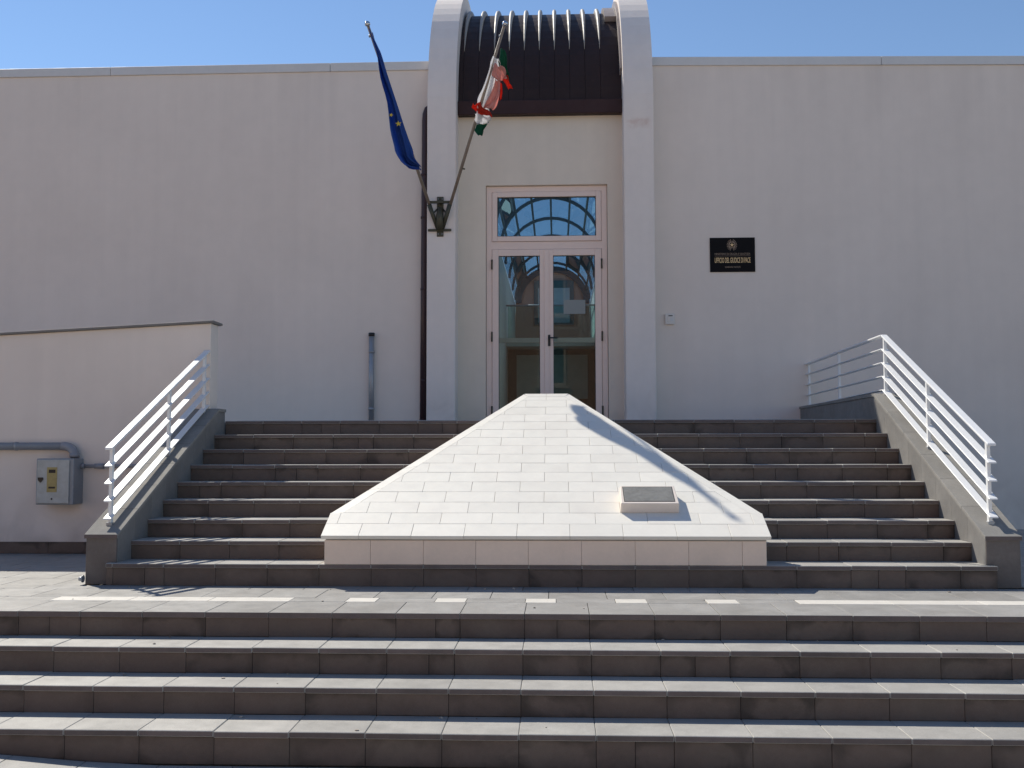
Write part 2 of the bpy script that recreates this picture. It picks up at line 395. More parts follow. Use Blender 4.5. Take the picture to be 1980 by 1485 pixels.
# ------------------------------------------------------------------ railings
def bar(bm, p, q, w, th):
    """flat bar lying across X, w wide and th thick, plumb-cut ends"""
    p, q = Vector(p), Vector(q)
    for_ = []
    for c in (p, q):
        for dx, dz in ((-w/2, -th/2), (w/2, -th/2), (w/2, th/2), (-w/2, th/2)):
            for_.append(bm.verts.new((c.x+dx, c.y, c.z+dz)))
    for f in ((0,1,2,3),(7,6,5,4),(0,4,5,1),(1,5,6,2),(2,6,7,3),(3,7,4,0)): bm.faces.new([for_[i] for i in f])
def railing(name, x, y0, y1, ztop0, ztop1, posts, base, label, group, foot=True):
    rl = empty(name); tag(rl, label, 'railing', group)
    dz = .1345
    for i in range(5):
        bm = bmesh.new(); z0, z1 = ztop0-i*dz, ztop1-i*dz
        if i == 0:
            bar(bm, (x, y0, z0), (x, y1, z1), .064, .020); bevel_all(bm, .006, 2)
            obj('handrail', mesh('handrail', bm), RAIL, rl)
        else:
            bar(bm, (x, y0, z0), (x, y1, z1), .062, .010); bevel_all(bm, .0015)
            obj('rail_bar', mesh('rail_bar', bm), RAIL, rl)
    for y in posts:
        zt = ztop0+(ztop1-ztop0)*(y-y0)/(y1-y0); zb = base(y)
        p = slab('post', x-.013, x+.013, y-.018, y+.018, zb, zt-.012, RAIL, rl, .002)
        if foot:
            slab('foot_plate', x-.022, x+.022, y-.03, y+.03, zb-.02, zb+.008, ZINC, rl, .002)
    return rl
railing('stair_railing', -3.45, .139, 2.288, 1.023, 1.990, (.203, 1.339, 2.22), lambda y: .382+.4643*(y-.06), 'white flat-bar railing sloping up the left cheek wall', 'white stair railings')
railing('stair_railing', 3.232, .155, 2.562, 1.043, 2.133, (.235, 1.425, 2.535), lambda y: .382+.4712*(y-.06), 'white flat-bar railing sloping up the right cheek wall, in full sun', 'white stair railings')
railing('stair_railing', 3.232, 2.570, YF-.004, 2.133, 2.108, (4.15, 5.52), lambda y: 1.56, 'level shaded railing between the right stair corner and the facade', 'white stair railings')

# ------------------------------------------------------------------ ramp wall on the left
rw = empty('ramp_wall'); tag(rw, 'low white plastered ramp wall with thin dark coping left of the stairs', 'wall')
rt = lambda x: 2.270+.0498*(x+3.42)
extrude('wall', [(-13, 0), (-3.42, 0), (-3.42, rt(-3.42)), (-13, rt(-13))], 'y', 2.30, 2.52, PLASTER, rw, .004)
xa = -13.0
while xa < -3.45:
    xb = min(xa+1.2, -3.385)
    if -3.385-xb < .4: xb = -3.385
    extrude('coping_slab', [(xa+.002, rt(xa)+.001), (xb-.002, rt(xb)+.001), (xb-.002, rt(xb)+.024), (xa+.002, rt(xa)+.024)], 'y', 2.265, 2.55, CHEEK, rw, .002)
    xa = xb
xa = -7.4
while xa < -3.6:
    slab('plinth_slab', xa+.0015, min(xa+.6, -3.585)-.0015, 2.283, 2.2985, .001, .115, RISER, rw, .001); xa += .6
ramp = tag(extrude('ramp', [(-13,.3),(-3.41,1.0),(-3.41,ZL-.01),(-13,ZL-.01-.48)], 'y', 2.53, YF-.01, PAVE), kind='structure')

# ------------------------------------------------------------------ the building
B = empty('courthouse_building'); tag(B, 'long low white plastered courthouse with arched entrance bay and flat parapet', 'building')
PX = (-1.662, -1.291, .881, 1.265)           # pilaster edges
DX0, DX1, DZ1 = -.925, .682, 4.515           # door opening
def zr(x): return 6.075 if x < 1.5 else 6.075-.0165*(x-1.5)
extrude('facade_wall', [(-30,-.2),(PX[0]+.05,-.2),(PX[0]+.05,6.075),(-30,6.075)], 'y', YF, YF+.35, PLASTER, B)
extrude('facade_wall', [(PX[3]-.05,-.2),(24,-.2),(24,zr(24)),(1.5,6.075),(PX[3]-.05,6.075)], 'y', YF, YF+.35, PLASTER, B)
def coping(xa, xb, step):
    x = xa
    while x < xb-.01:
        e = min(x+step, xb)
        extrude('parapet_coping', [(x+.003, zr(x)+.001), (e-.003, zr(e)+.001), (e-.003, zr(e)+.115), (x+.003, zr(x)+.115)], 'y', YF-.022, YF+.40, PARAPET, B, .003)
        x = e
coping(-30.01, PX[0]+.0, 3.0); coping(PX[3]+.0, 23.9, 3.0)
# recess wall with the door opening
bm = bmesh.new()
for a, b, c, d in ((PX[1]-.05, DX0, ZL-.05, 5.52), (DX1, PX[2]+.05, ZL-.05, 5.52), (DX0, DX1, DZ1, 5.52)):
    bbox(bm, a, b, 5.655, 5.90, c, d)
bmesh.ops.remove_doubles(bm, verts=bm.verts, dist=1e-5)
obj('recess_wall', mesh('recess_wall', bm), PLASTER_WARM, B)
# pilasters that bend back over the roof as arches
CY, CZ, RA = 7.66, 5.42, 2.36
def arch_poly(r_out, n=40):
    return [(CY-r_out*math.cos(math.pi*i/n), CZ+r_out*math.sin(math.pi*i/n)) for i in range(n+1)]
for a, b in ((PX[0], PX[1]), (PX[2], PX[3])):
    bm = bmesh.new()
    prism(bm, [(CY-RA, ZL-.2)]+arch_poly(RA)+[(CY+RA, 5.2), (5.9, 5.2), (5.9, ZL-.2)], 'x', a, b)
    eds = [e for e in bm.edges if abs(e.verts[0].co.x-e.verts[1].co.x) < 1e-6 and not (e.verts[0].co.y > 5.85 and e.verts[0].co.z < 5.25)]
    bmesh.ops.bevel(bm, geom=eds, offset=.018, segments=3, affect='EDGES', profile=.5)
    obj('arched_pilaster', mesh('arched_pilaster', bm), PLASTER_ARCH, B)
# dark barrel roof between the arches: panels, ribs, fascia, flashing
RR = 2.08
n = 36
outer = [(CY-RR*math.cos(math.pi*i/n), CZ+.02+RR*math.sin(math.pi*i/n)) for i in range(n+1)]
inner = [(CY-(RR-.06)*math.cos(math.pi*i/n), CZ+.02+(RR-.06)*math.sin(math.pi*i/n)) for i in range(n+1)]
pitch = .195; xr = [PX[1]+.012]
ribx = [.603-.2035*i for i in range(9, -1, -1)]
ribx = [q for q in ribx if q > PX[1]+.04]
edges = [PX[1]+.002]+ribx+[PX[2]-.002]
edges = [e for e in edges if e <= PX[2]-.001]
roof = None
for a, b in zip(edges, edges[1:]):
    pts = outer[0:n//2+6]+inner[0:n//2+6][::-1]
    p = extrude('roof_panel', pts, 'x', a+.002, b-.002, ROOF, B)
extrude('roof_liner', [(CY-(RR-.062)*math.cos(math.pi*i/n), CZ+.02+(RR-.062)*math.sin(math.pi*i/n)) for i in range(n//2+6)]+[(CY-(RR-.09)*math.cos(math.pi*i/n), CZ+.02+(RR-.09)*math.sin(math.pi*i/n)) for i in range(n//2+5,-1,-1)], 'x', PX[1]+.002, PX[2]-.002, ROOF, B)
for xx in ribx:
    if xx > PX[2]-.03: continue
    # standing rib: runs out to a point where the panels turn down
    bm = bmesh.new(); rings = []
    i0, i1 = 5.6, n/2+5.5
    for q in range(19):
        i = i0+(i1-i0)*q/18; a = math.pi*i/n
        k = min(1.0, (i-i0)/5.5); k = k**.8
        w = .003+.026*k; h = .004+.066*k
        def P(x, r): return (xx+x, CY-(RR+r)*math.cos(a), CZ+.02+(RR+r)*math.sin(a))
        rings.append([bm.verts.new(P(*p)) for p in ((-w, -.01), (-w, h*.55), (-w*.6, h*.9), (0, h), (w*.6, h*.9), (w, h*.55), (w, -.01))])
    for A, Bq in zip(rings, rings[1:]):
        for k in range(6): bm.faces.new((A[k], A[k+1], Bq[k+1], Bq[k])).smooth = True
    bm.faces.new(rings[0]); bm.faces.new(rings[-1][::-1])
    obj('roof_rib', mesh('roof_rib', bm), ROOFRIB, B)
box('roof_fascia', PX[1]+.003, PX[2]-.003, CY-RR-.055, CY-RR-.004, 5.435, 5.62, FASCIA, B, .006)
bm = bmesh.new()
for a0, a1 in ((3,8),(8,13),(13,18),(18,23)):
    o2 = [(CY-(RR+.16)*math.cos(math.pi*i/n), CZ+.02+(RR+.16)*math.sin(math.pi*i/n)) for i in range(a0, a1+1)]
    i2 = [(CY-(RR+.0)*math.cos(math.pi*i/n), CZ+.02+(RR+.0)*math.sin(math.pi*i/n)) for i in range(a0, a1+1)]
    bm = bmesh.new(); prism(bm, o2+i2[::-1], 'x', PX[2]-.03+.004*(a0%2), PX[2]-.0015)
    obj('arch_flashing', mesh('arch_flashing', bm), FLASH, B)
for a0, a1 in ((9.5,12.6),(12.7,17),(17.1,22)):
    m0 = [a0+(a1-a0)*i/4 for i in range(5)]
    o2 = [(CY-(RR+.075)*math.cos(math.pi*i/n), CZ+.02+(RR+.075)*math.sin(math.pi*i/n)) for i in m0]
    i2 = [(CY-(RR+.001)*math.cos(math.pi*i/n), CZ+.02+(RR+.001)*math.sin(math.pi*i/n)) for i in m0]
    bm = bmesh.new(); prism(bm, o2+i2[::-1], 'x', PX[2]-.19, PX[2]-.034)
    obj('verge_cover', mesh('verge_cover', bm), FLASH, B)

# ---- the glazed entrance door (frame > leaves, panes, hinges, handle)
DY = 5.705
def frame_ring(bm, x0, x1, z0, z1, w, y0, y1, wb=None):
    wb = w if wb is None else wb
    bbox(bm, x0, x0+w, y0, y1, z0, z1); bbox(bm, x1-w, x1, y0, y1, z0, z1)
    bbox(bm, x0+w, x1-w, y0, y1, z1-w, z1)
    if wb: bbox(bm, x0+w, x1-w, y0, y1, z0, z0+wb)
bm = bmesh.new(); frame_ring(bm, DX0+.006, DX1-.006, ZL+.01, DZ1-.006, .072, DY, DY+.10, 0)
bbox(bm, DX0+.078, DX1-.078, DY+.004, DY+.10, 3.665, 3.765)
door = obj('entrance_door', mesh('entrance_door', bm), DOORP, B)
bm = bmesh.new(); frame_ring(bm, DX0+.082, DX1-.082, 3.769, DZ1-.082, .068, DY-.012, DY+.07); bevel_all(bm, .004)
obj('transom_frame', mesh('transom_frame', bm), DOORP, door)
box('transom_pane', DX0+.146, DX1-.146, DY+.028, DY+.034, 3.83, DZ1-.146, G_DOOR, door)
bm = bmesh.new(); frame_ring(bm, DX0+.150, DX1-.150, 3.838, DZ1-.150, .007, DY+.012, DY+.027); obj('gasket', mesh('gasket', bm), GASKET, door)
XM = -.125
for a, b in ((DX0+.082, XM-.0025), (XM+.0025, DX1-.082)):
    bm = bmesh.new(); frame_ring(bm, a, b, ZL+.018, 3.660, .086, DY-.014, DY+.06, .14); bevel_all(bm, .005)
    obj('door_leaf', mesh('door_leaf', bm), DOORP, door)
    box('door_pane', a+.080, b-.080, DY+.018, DY+.026, ZL+.15, 3.580, G_DOOR, door)
    bm = bmesh.new(); frame_ring(bm, a+.086, b-.086, ZL+.158, 3.574, .006, DY+.0, DY+.017); obj('gasket', mesh('gasket', bm), GASKET, door)
box('meeting_strip', XM-.030, XM+.034, DY-.026, DY-.016, ZL+.02, 3.655, DOORP, door, .003)
for xh in (DX0+.079, DX1-.079):
    for zh in (3.46, 2.50, 1.52):
        tube_obj('hinge', [(xh, DY-.022, zh-.065), (xh, DY-.022, zh+.065)], .011, BRONZE, door, 8)
bm = bmesh.new(); bbox(bm, -.108, -.076, DY-.036, DY-.0265, 2.37, 2.52); bevel_all(bm, .003)
hd = obj('handle_plate', mesh('handle_plate', bm), BLACK, door)
tube_obj('door_handle', [(-.092, DY-.030, 2.475), (-.092, DY-.078, 2.475), (-.080, DY-.086, 2.475), (.020, DY-.086, 2.472)], .010, BLACK, door, 8)
box('door_threshold', DX0, DX1, 5.66, DY+.12, ZL+.0125, ZL+.018, CHEEK, door)
box('paper_notice', .10, .385, DY+.0165, DY+.0175, 2.80, 2.985, PAPER, door)

# ---- atrium seen through the glass
AX0, AX1, AC, AW = -1.375, 1.135, -.12, 1.25
YE, ZS = 26.3, 5.95
box('atrium_side_wall', AX0-.15, AX0, 5.95, YE, ZL-.1, ZS, INW, B)
box('atrium_side_wall', AX1, AX1+.15, 5.95, YE, ZL-.1, ZS, INW, B)
box('atrium_floor', AX0, AX1, 5.91, YE, ZL-.1, ZL+.0, INFLOOR, B)
box('lobby_ceiling', AX0, AX1, 5.91, 10.0, 5.52, 5.60, INW, B)
bm = bmesh.new(); prism(bm, [(AC-AW, ZL), (AC+AW, ZL)]+[(AC+AW*math.cos(math.pi*i/20), ZS+AW*math.sin(math.pi*i/20)) for i in range(21)], 'y', YE, YE+.2)
ew = obj('atrium_end_wall', mesh('atrium_end_wall', bm), PINKW, B)
box('end_window_frame', AC-.62, AC+.72, YE-.06, YE-.002, 5.20, 6.72, TEAL, ew)
box('end_window_pane', AC-.48, AC+.58, YE-.075, YE-.062, 5.28, 6.46, M('lit_blind', (.62,.66,.68), .6, .4, bump=0), ew)
bm = bmesh.new(); prism(bm, [(AC+1.25*math.cos(math.pi*i/20), ZS+1.25*math.sin(math.pi*i/20)) for i in range(21)]+[(AC+1.05*math.cos(math.pi*i/20), ZS+1.05*math.sin(math.pi*i/20)) for i in range(20,-1,-1)], 'y', YE-.1, YE-.003)
obj('end_arch', mesh('end_arch', bm), STEEL_DARK, ew)
for yy in (10.2, 12.4, 14.6, 16.8, 19.0, 21.2, 23.4, 25.4):
    bm = bmesh.new()
    prism(bm, [(AC+AW*math.cos(math.pi*i/20), ZS+AW*math.sin(math.pi*i/20)) for i in range(21)]+[(AC+(AW-.07)*math.cos(math.pi*i/20), ZS+(AW-.07)*math.sin(math.pi*i/20)) for i in range(20,-1,-1)], 'y', yy-.04, yy+.04)
    obj('vault_rib', mesh('vault_rib', bm), STEEL_DARK, B)
for k in range(1, 8):
    a = math.pi*k/8; c, s = AC+(AW-.03)*math.cos(a), ZS+(AW-.03)*math.sin(a)
    box('vault_purlin', c-.025, c+.025, 10.0, YE, s-.025, s+.025, STEEL_DARK, B)
    
ry = [10.0, 12.4, 14.6, 16.8, 19.0, 21.2, 23.4, 25.4, YE]
for y0, y1 in zip(ry, ry[1:]):
    for k in range(8):
        a0, a1 = math.pi*k/8, math.pi*(k+1)/8
        bm = bmesh.new()
        P4 = [(AC+AW*math.cos(a), ZS+AW*math.sin(a)) for a in (a0, a1)]
        v = [bm.verts.new((P4[0][0], y0, P4[0][1])), bm.verts.new((P4[1][0], y0, P4[1][1])), bm.verts.new((P4[1][0], y1, P4[1][1])), bm.verts.new((P4[0][0], y1, P4[0][1]))]
        bm.faces.new(v); obj('vault_pane', mesh('vault_pane', bm), G_VAULT, B)
bal = box('atrium_balcony', AX0+.001, AX1-.001, 20.0, YE-.005, 3.86, 4.02, INW, B)
box('balcony_edge', AX0+.002, AX1-.002, 19.93, 19.998, 3.84, 4.04, INGREEN, bal)
box('balustrade_pane', AX0+.05, AX1-.05, 19.99, 20.0, 4.06, 4.95, G_PANE, bal)
tube_obj('balustrade_rail', [(AX0+.002, 19.98, 4.97), (AX1-.002, 19.98, 4.97)], .025, ZINC, bal)
box('ground_floor_partition', AX0+.002, AX1-.002, 21.0, 21.1, ZL, 3.855, INDARK, B)
box('partition_panel', AX0+.25, AX1-.25, 20.96, 20.995, 2.45, 3.70, INGREEN, B)
box('interior_beam', AX0+.002, AX1-.002, 15.0, 15.12, 3.42, 3.52, INW, B)
# roof decks either side of the vault
box('roof_deck', -30, AX0-.16, YF+.36, YE+2, 5.5, 5.7, GROUNDM, B)
box('roof_deck', AX1+.16, 24, YF+.36, YE+2, 5.5, 5.7, GROUNDM, B)
box('rear_wall', -30, 24, YE+2.0, YE+2.3, -.2, 5.9, PLASTER, B)

# ------------------------------------------------------------------ house added across the square for warm bounce, also mirrored in the door glass
OPW = M('rose_render', (.62,.37,.25), .85, .2, var=.06, scale=1.0, bump=.05, streak=.04)
OP = empty('added_house'); tag(OP, 'rose rendered house across the square, added for warm bounce and mirrored in the door glass', 'house')
OY = -24.0
box('wall', -44, 2.5, OY-8, OY, -1, 9.2, OPW, OP)
box('cornice', -44.3, 2.8, OY-8.3, OY+.35, 9.2, 9.55, PARAPET, OP, .02)
box('plinth', -44, 2.5, OY+.001, OY+.06, -1, .3, CHEEK, OP)
for fl in range(3):
    for i in range(11):
        xw = -36.2+3.6*i; zw = .75+3.0*fl
        wf = box('window_frame', xw-.62, xw+.62, OY+.002, OY+.05, zw, zw+1.75, WHITEB, OP)
        box('window_pane', xw-.5, xw+.5, OY+.051, OY+.06, zw+.12, zw+1.63, TEAL, wf)
        box('window_sill', xw-.75, xw+.75, OY+.002, OY+.16, zw-.10, zw-.002, WHITEB, wf)

# ------------------------------------------------------------------ white monument over the stairs
mon = empty('ramp_monument'); tag(mon, 'white limestone tiled sloping monument narrowing upward over the middle of the stairs', 'monument')
SL = (1.564-.376)/2.53; LEN = math.sqrt(1+SL*SL)
ay = Vector((0, 1/LEN, SL/LEN)); an = Vector((0, -SL/LEN, 1/LEN)); o0 = Vector((0, -.03, .376))
def onp(x, s, h=0.0): return o0+Vector((x, 0, 0))+ay*s+an*h
S1, S2 = .355, 2.805
XL0, XL1, XR0, XR1 = -1.754, -.323, 1.560, .124
BW = .099
def tile(name, poly, th, mat, parent, gap=.0016, lift=0.0, edge_drop=None):
    # shrink about the centroid by the joint, then extrude along the slope's normal with a tiny chamfer
    if len(poly) < 3: return
    cx = sum(p[0] for p in poly)/len(poly); cs = sum(p[1] for p in poly)/len(poly)
    area = abs(sum(poly[i][0]*poly[(i+1)%len(poly)][1]-poly[(i+1)%len(poly)][0]*poly[i][1] for i in range(len(poly))))/2
    if area < .0008: return
    w = max(p[0] for p in poly)-min(p[0] for p in poly); h = max(p[1] for p in poly)-min(p[1] for p in poly)
    sh = lambda p, g: (cx+(p[0]-cx)*(1-2*g/max(w,.02)), cs+(p[1]-cs)*(1-2*g/max(h,.02)))
    bm = bmesh.new()
    dz = edge_drop or (lambda x, s: 0.0)
    rings = []
    for g, hh in ((gap, -th), (gap, -.0015), (gap+.0015, 0.0)):
        rings.append([bm.verts.new(onp(*sh(p, g), hh+lift-dz(*p))) for p in poly])
    n = len(poly)
    bm.faces.new(rings[0][::-1]); bm.faces.new(rings[2])
    for A, Bq in zip(rings, rings[1:]):
        for i in range(n): bm.faces.new((A[i], A[(i+1)%n], Bq[(i+1)%n], Bq[i]))
    return obj(name, mesh(name, bm), mat, parent)
rows = [0, .185, S1]
while rows[-1]+.1755 < 2.66: rows.append(rows[-1]+.1755)
rows.append(2.725)
kl = (XL1-XL0)/(S2-S1); kr = (XR1-XR0)/(S2-S1)
for i, (s0, s1) in enumerate(zip(rows, rows[1:])):
    off = -.689 if i % 2 == 0 else -.885
    for m in range(-4, 8):
        x0 = off+.392*m; x1 = x0+.392
        poly = [(x0, s0), (x1, s0), (x1, s1), (x0, s1)]
        if i < 2:
            poly = clip(poly, -1, 0, -XL0); poly = clip(poly, 1, 0, XR0) if poly else poly
        else:
            # x >= XL0+BW+kl'(s-S1)   x <= XR0-BW+kr'(s-S1)
            k1 = (XL1+.088-XL0-BW)/(S2-S1); k2 = (XR1-.088-XR0+BW)/(S2-S1)
            poly = clip(poly, -1, k1, -(XL0+BW)+k1*S1)
            poly = clip(poly, 1, -k2, (XR0-BW)-k2*S1) if poly else poly
        if poly and len(poly) > 2: tile('slope_tile', poly, .028, WHITE, mon, gap=.0011, lift=random.uniform(-.0008, .0008))
def hip(s, side, inner):
    if side < 0: a, b = (XL0+BW, XL1+.088) if inner else (XL0, XL1)
    else: a, b = (XR0-BW, XR1-.088) if inner else (XR0, XR1)
    return a+(b-a)*(s-S1)/(S2-S1)
for side in (-1, 1):
    cuts = [S1, .74, 1.14, 1.55, 1.96, 2.38, S2]
    for a, b in zip(cuts, cuts[1:]):
        ai, bi = (a, b) if side < 0 else (a, b)
        ai = a+.035 if a > S1 else a; bi = b+.035 if b < S2 else b-.075
        poly = [(hip(a, side, 0), a), (hip(ai, side, 1), ai), (hip(bi, side, 1), bi), (hip(b, side, 0), b)]
        drop = lambda x, s, sd=side: 0.006*max(0, min(1, (hip(s, sd, 1)-x)*sd*-1/.095))
        tile('border_tile', poly, .028, WHITE, mon, .001, edge_drop=drop)
tile('border_tile', [(hip(2.725,-1,1), 2.727), (-.1, 2.727), (-.1, S2), (XL1+.004, S2)], .028, WHITE, mon, .001)
tile('border_tile', [(-.1, 2.727), (hip(2.725,1,1), 2.727), (XR1-.004, S2), (-.1, S2)], .028, WHITE, mon, .001)
# body under the tiles: sides drop plumb to the steps
ol = [(XL0+.03, .03), (XR0-.03, .03), (XR0-.03, S1), (XR1-.02, S2-.01), (XL1+.02, S2-.01), (XL0+.03, S1)]
bm = bmesh.new()
Tt = [bm.verts.new(onp(x, s, -.0275)) for x, s in ol]
Bb = [bm.verts.new((v.co.x, v.co.y, .17)) for v in Tt]
bm.faces.new(Tt); bm.faces.new(Bb[::-1])
for i in range(6): bm.faces.new((Tt[i], Bb[i], Bb[(i+1)%6], Tt[(i+1)%6]))
obj('body', mesh('body', bm), GROUT, mon)
bj = [-1.731, -1.386, -.991, -.601, -.213, .179, .572, .963, 1.352, 1.527]
for a, b in zip(bj, bj[1:]):
    slab('base_panel', a+.001, b-.001, -.004, .018, R0+.001, .3415, WHITEB, mon, .0012)
for xs0, xs1 in ((-1.731, -1.712), (1.508, 1.527)):
    slab('base_panel', xs0, xs1, .019, .30, R0+.001, .3415, WHITEB, mon, .0012)
# side cladding of the sloping part
for side in (-1, 1):
    for a, b in ((.30, .9), (.9, 1.5), (1.5, 2.1), (2.1, 2.79)):
        P = []
        for s in (a, b):
            x = hip(max(s, S1), side, 0)-side*.010
            P.append(onp(x, s, -.045))
        q = Vector((-side*.016, 0, 0))
        bm = bmesh.new()
        vs = [P[0], P[1], Vector((P[1].x, P[1].y, .3)), Vector((P[0].x, P[0].y, .3))]
        A = [bm.verts.new(v) for v in vs]; Bq = [bm.verts.new(v+q) for v in vs]
        bm.faces.new(A); bm.faces.new(Bq[::-1])
        for i in range(4): bm.faces.new((A[i], A[(i+1)%4], Bq[(i+1)%4], Bq[i]))
        obj('side_panel', mesh('side_panel', bm), WHITE, mon)

# plaque block on the slope
pq = empty('plaque_block'); tag(pq, 'small limestone block with a tarnished metal plate on the white slope', 'plaque')
bm = bmesh.new()
lo = [onp(x, s, .001) for x, s in ((.487,.355),(.932,.355),(.928,.66),(.491,.66))]
hi = [onp(x, s, .082) for x, s in ((.489,.358),(.930,.358),(.921,.648),(.497,.648))]
A = [bm.verts.new(v) for v in lo]; Bq = [bm.verts.new(v) for v in hi]
bm.faces.new(A[::-1]); bm.faces.new(Bq)
for i in range(4): bm.faces.new((A[i], A[(i+1)%4], Bq[(i+1)%4], Bq[i]))
bevel_all(bm, .005, 2); obj('stone_block', mesh('stone_block', bm), M('pinkish_limestone', (.74,.65,.575), .55, .35, var=.05, scale=8, bump=.05), pq)
def onblock(xa, xb, s0, s1, h0, h1, name, mat, par):
    bm = bmesh.new()
    A = [bm.verts.new(onp(x, s, h0)) for x, s in ((xa,s0),(xb,s0),(xb,s1),(xa,s1))]
    Bq = [bm.verts.new(onp(x, s, h1)) for x, s in ((xa,s0),(xb,s0),(xb,s1),(xa,s1))]
    bm.faces.new(A[::-1]); bm.faces.new(Bq)
    for i in range(4): bm.faces.new((A[i], A[(i+1)%4], Bq[(i+1)%4], Bq[i]))
    return obj(name, mesh(name, bm), mat, par)
onblock(.514, .902, .385, .632, .079, .0840, 'plate_rebate', GASKET, pq)
onblock(.519, .897, .390, .627, .080, .0855, 'metal_plate', PLATE, pq)

# ------------------------------------------------------------------ flags, poles and bracket
br = empty('flag_bracket'); tag(br, 'green bronze double flag bracket bolted to the left pilaster', 'bracket')
FY = CY-RA
box('back_plate', -1.531, -1.446, FY-.016, FY-.001, 3.757, 4.277, BRONZE, br, .003)
box('cross_bar', -1.645, -1.343, FY-.034, FY-.017, 3.822, 3.853, BRONZE, br, .004)
box('cross_bar', -1.628, -1.352, FY-.100, FY-.072, 4.172, 4.204, BRONZE, br, .004)
tube_obj('stay', [(-1.488, FY-.01, 4.19), (-1.488, FY-.085, 4.188)], .016, BRONZE, br, 8)
tube_obj('hub', [(-1.488, FY-.05, 3.84), (-1.488, FY-.055, 4.02), (-1.488, FY-.045, 4.13)], [.045, .05, .022], BRONZE, br, 12)
for s in (-1, 1):
    tube_obj('socket', [(-1.488+s*.030, FY+.02-.03, 3.85), (-1.488+s*.133, FY-.105, 4.155)], [.022, .030], BRONZE, br, 12)
    tube_obj('brace', [(-1.488+s*.035, FY-.04, 4.11), (-1.488+s*.075, FY-.06, 4.06), (-1.488+s*.10, FY-.075, 4.03)], .011, BRONZE, br, 8)
    for zz in (3.79, 4.245):
        sphere_obj('bolt', (-1.488+s*.024, FY-.018, zz), .009, ZINC, br, 1)
sphere_obj('wing_screw', (-1.335, FY-.088, 4.19), .018, BRONZE, br, 1)
def lerp(a, b, t): return Vector(a)+(Vector(b)-Vector(a))*t
def pole(a, b, label, clip_t):
    p = empty('flagpole'); tag(p, label, 'flagpole', 'slanted flagpoles on the left pilaster')
    tube_obj('shaft', [a, lerp(a, b, .5), b], [.021, .020, .017], POLE, p, 12)
    sphere_obj('ball', lerp(a, b, 1.012), .034, CHROME, p, 2)
    d = (Vector(b)-Vector(a)).normalized()
    sphere_obj('cleat', lerp(a, b, .955)+Vector((-.02,-.01,-.012)), .016, ZINC, p, 1, (.7,.7,1.3))
    if clip_t: 
        q = lerp(a, b, clip_t); tube_obj('cleat', [q, q+Vector((.045,-.01,-.015))], .010, BRONZE, p, 6)
    return p
E0, E1 = (-1.600, 5.245, 4.098), (-2.160, 3.800, 5.912)
I0, I1 = (-1.372, 5.245, 4.098), (-.583, 3.820, 5.890)
pole(E0, E1, 'slanted flagpole leaning left with the furled blue flag', None)
pole(I0, I1, 'slanted flagpole leaning right with the furled tricolour flag', .245)
def rows_to_cloth(name, L, R, folds, depth, mat, parent, nv=18, ph=0.0, sub=3, push=(0,0,0), thick=.004, fray=0.0):
    """cloth between two edge curves with folds that stand out in depth"""
    def res(c):
        out = []
        for i in range(len(c)-1):
            for k in range(sub):
                t = k/sub
                p0, p1, p2, p3 = (Vector(c[max(i-1,0)]), Vector(c[i]), Vector(c[i+1]), Vector(c[min(i+2,len(c)-1)]))
                out.append(.5*((2*p1)+(p2-p0)*t+(2*p0-5*p1+4*p2-p3)*t*t+(3*p1-p0-3*p2+p3)*t**3))
        out.append(Vector(c[-1])); return out
    l, r = res(L), res(R); nu = len(l)
    bm = bmesh.new(); g = []
    for i in range(nu):
        w = (r[i]-l[i]).length; row = []
        for j in range(nv+1):
            t = j/nv
            p = l[i].lerp(r[i], t)
            u = i/(nu-1)
            a = depth*min(1.0, w/.12)*(math.sin(folds*2*math.pi*t+ph+1.3*u)+.45*math.sin(folds*4.6*math.pi*t+ph*2-2.1*u))
            b = .25*depth*math.sin(9*u+5*t+ph)
            q = p+Vector((0, -a-b, 0))+Vector(push)+Vector((.012*math.sin(7*u+6*t+ph)*min(1,w/.1), 0, .010*math.sin(5*t+11*u+ph)))
            row.append(bm.verts.new(q))
        g.append(row)
    for i in range(nu-1):
        for j in range(nv): bm.faces.new((g[i][j], g[i][j+1], g[i+1][j+1], g[i+1][j])).smooth = True
    me = D.meshes.new(name); bmesh.ops.recalc_face_normals(bm, faces=bm.faces); bm.to_mesh(me); bm.free()
    o = obj(name, me, mat, parent)
    md = o.modifiers.new('thickness', 'SOLIDIFY'); md.thickness = thick; md.offset = 0
    return o
EL = [(-2.148, 3.82, 5.871), (-2.103, 3.9, 5.691), (-2.07, 3.94, 5.573), (-2.036, 3.98, 5.348), (-1.952, 4.0, 5.06), (-1.91, 4.0, 4.74), (-1.863, 4.0, 4.54), (-1.843, 4.0, 4.447), (-1.751, 4.0, 4.32), (-1.594, 4.0, 4.295)]
ER = [(-2.14, 3.834, 5.877), (-2.075, 3.962, 5.716), (-2.055, 4.0, 5.65), (-1.984, 4.02, 5.429), (-1.865, 4.03, 5.102), (-1.774, 4.03, 4.84), (-1.705, 4.03, 4.64), (-1.665, 4.03, 4.52), (-1.655, 4.03, 4.427), (-1.565, 4.03, 4.309)]
eu = empty('flag'); tag(eu, 'furled blue flag with yellow stars hanging along the left pole', 'flag')
rows_to_cloth('front_fold', EL, ER, 1.6, .048, BLUE, eu, 26, .4, push=(0,-.02,0))
EL2 = [Vector(p)+Vector((.02,.05,.0)) for p in EL]; ER2 = [Vector(p)+Vector((-.012,.03,-.015)) for p in ER]
rows_to_cloth('rear_fold', EL2, ER2, 2.1, .030, BLUE, eu, 22, 2.0, push=(0,.03,0))
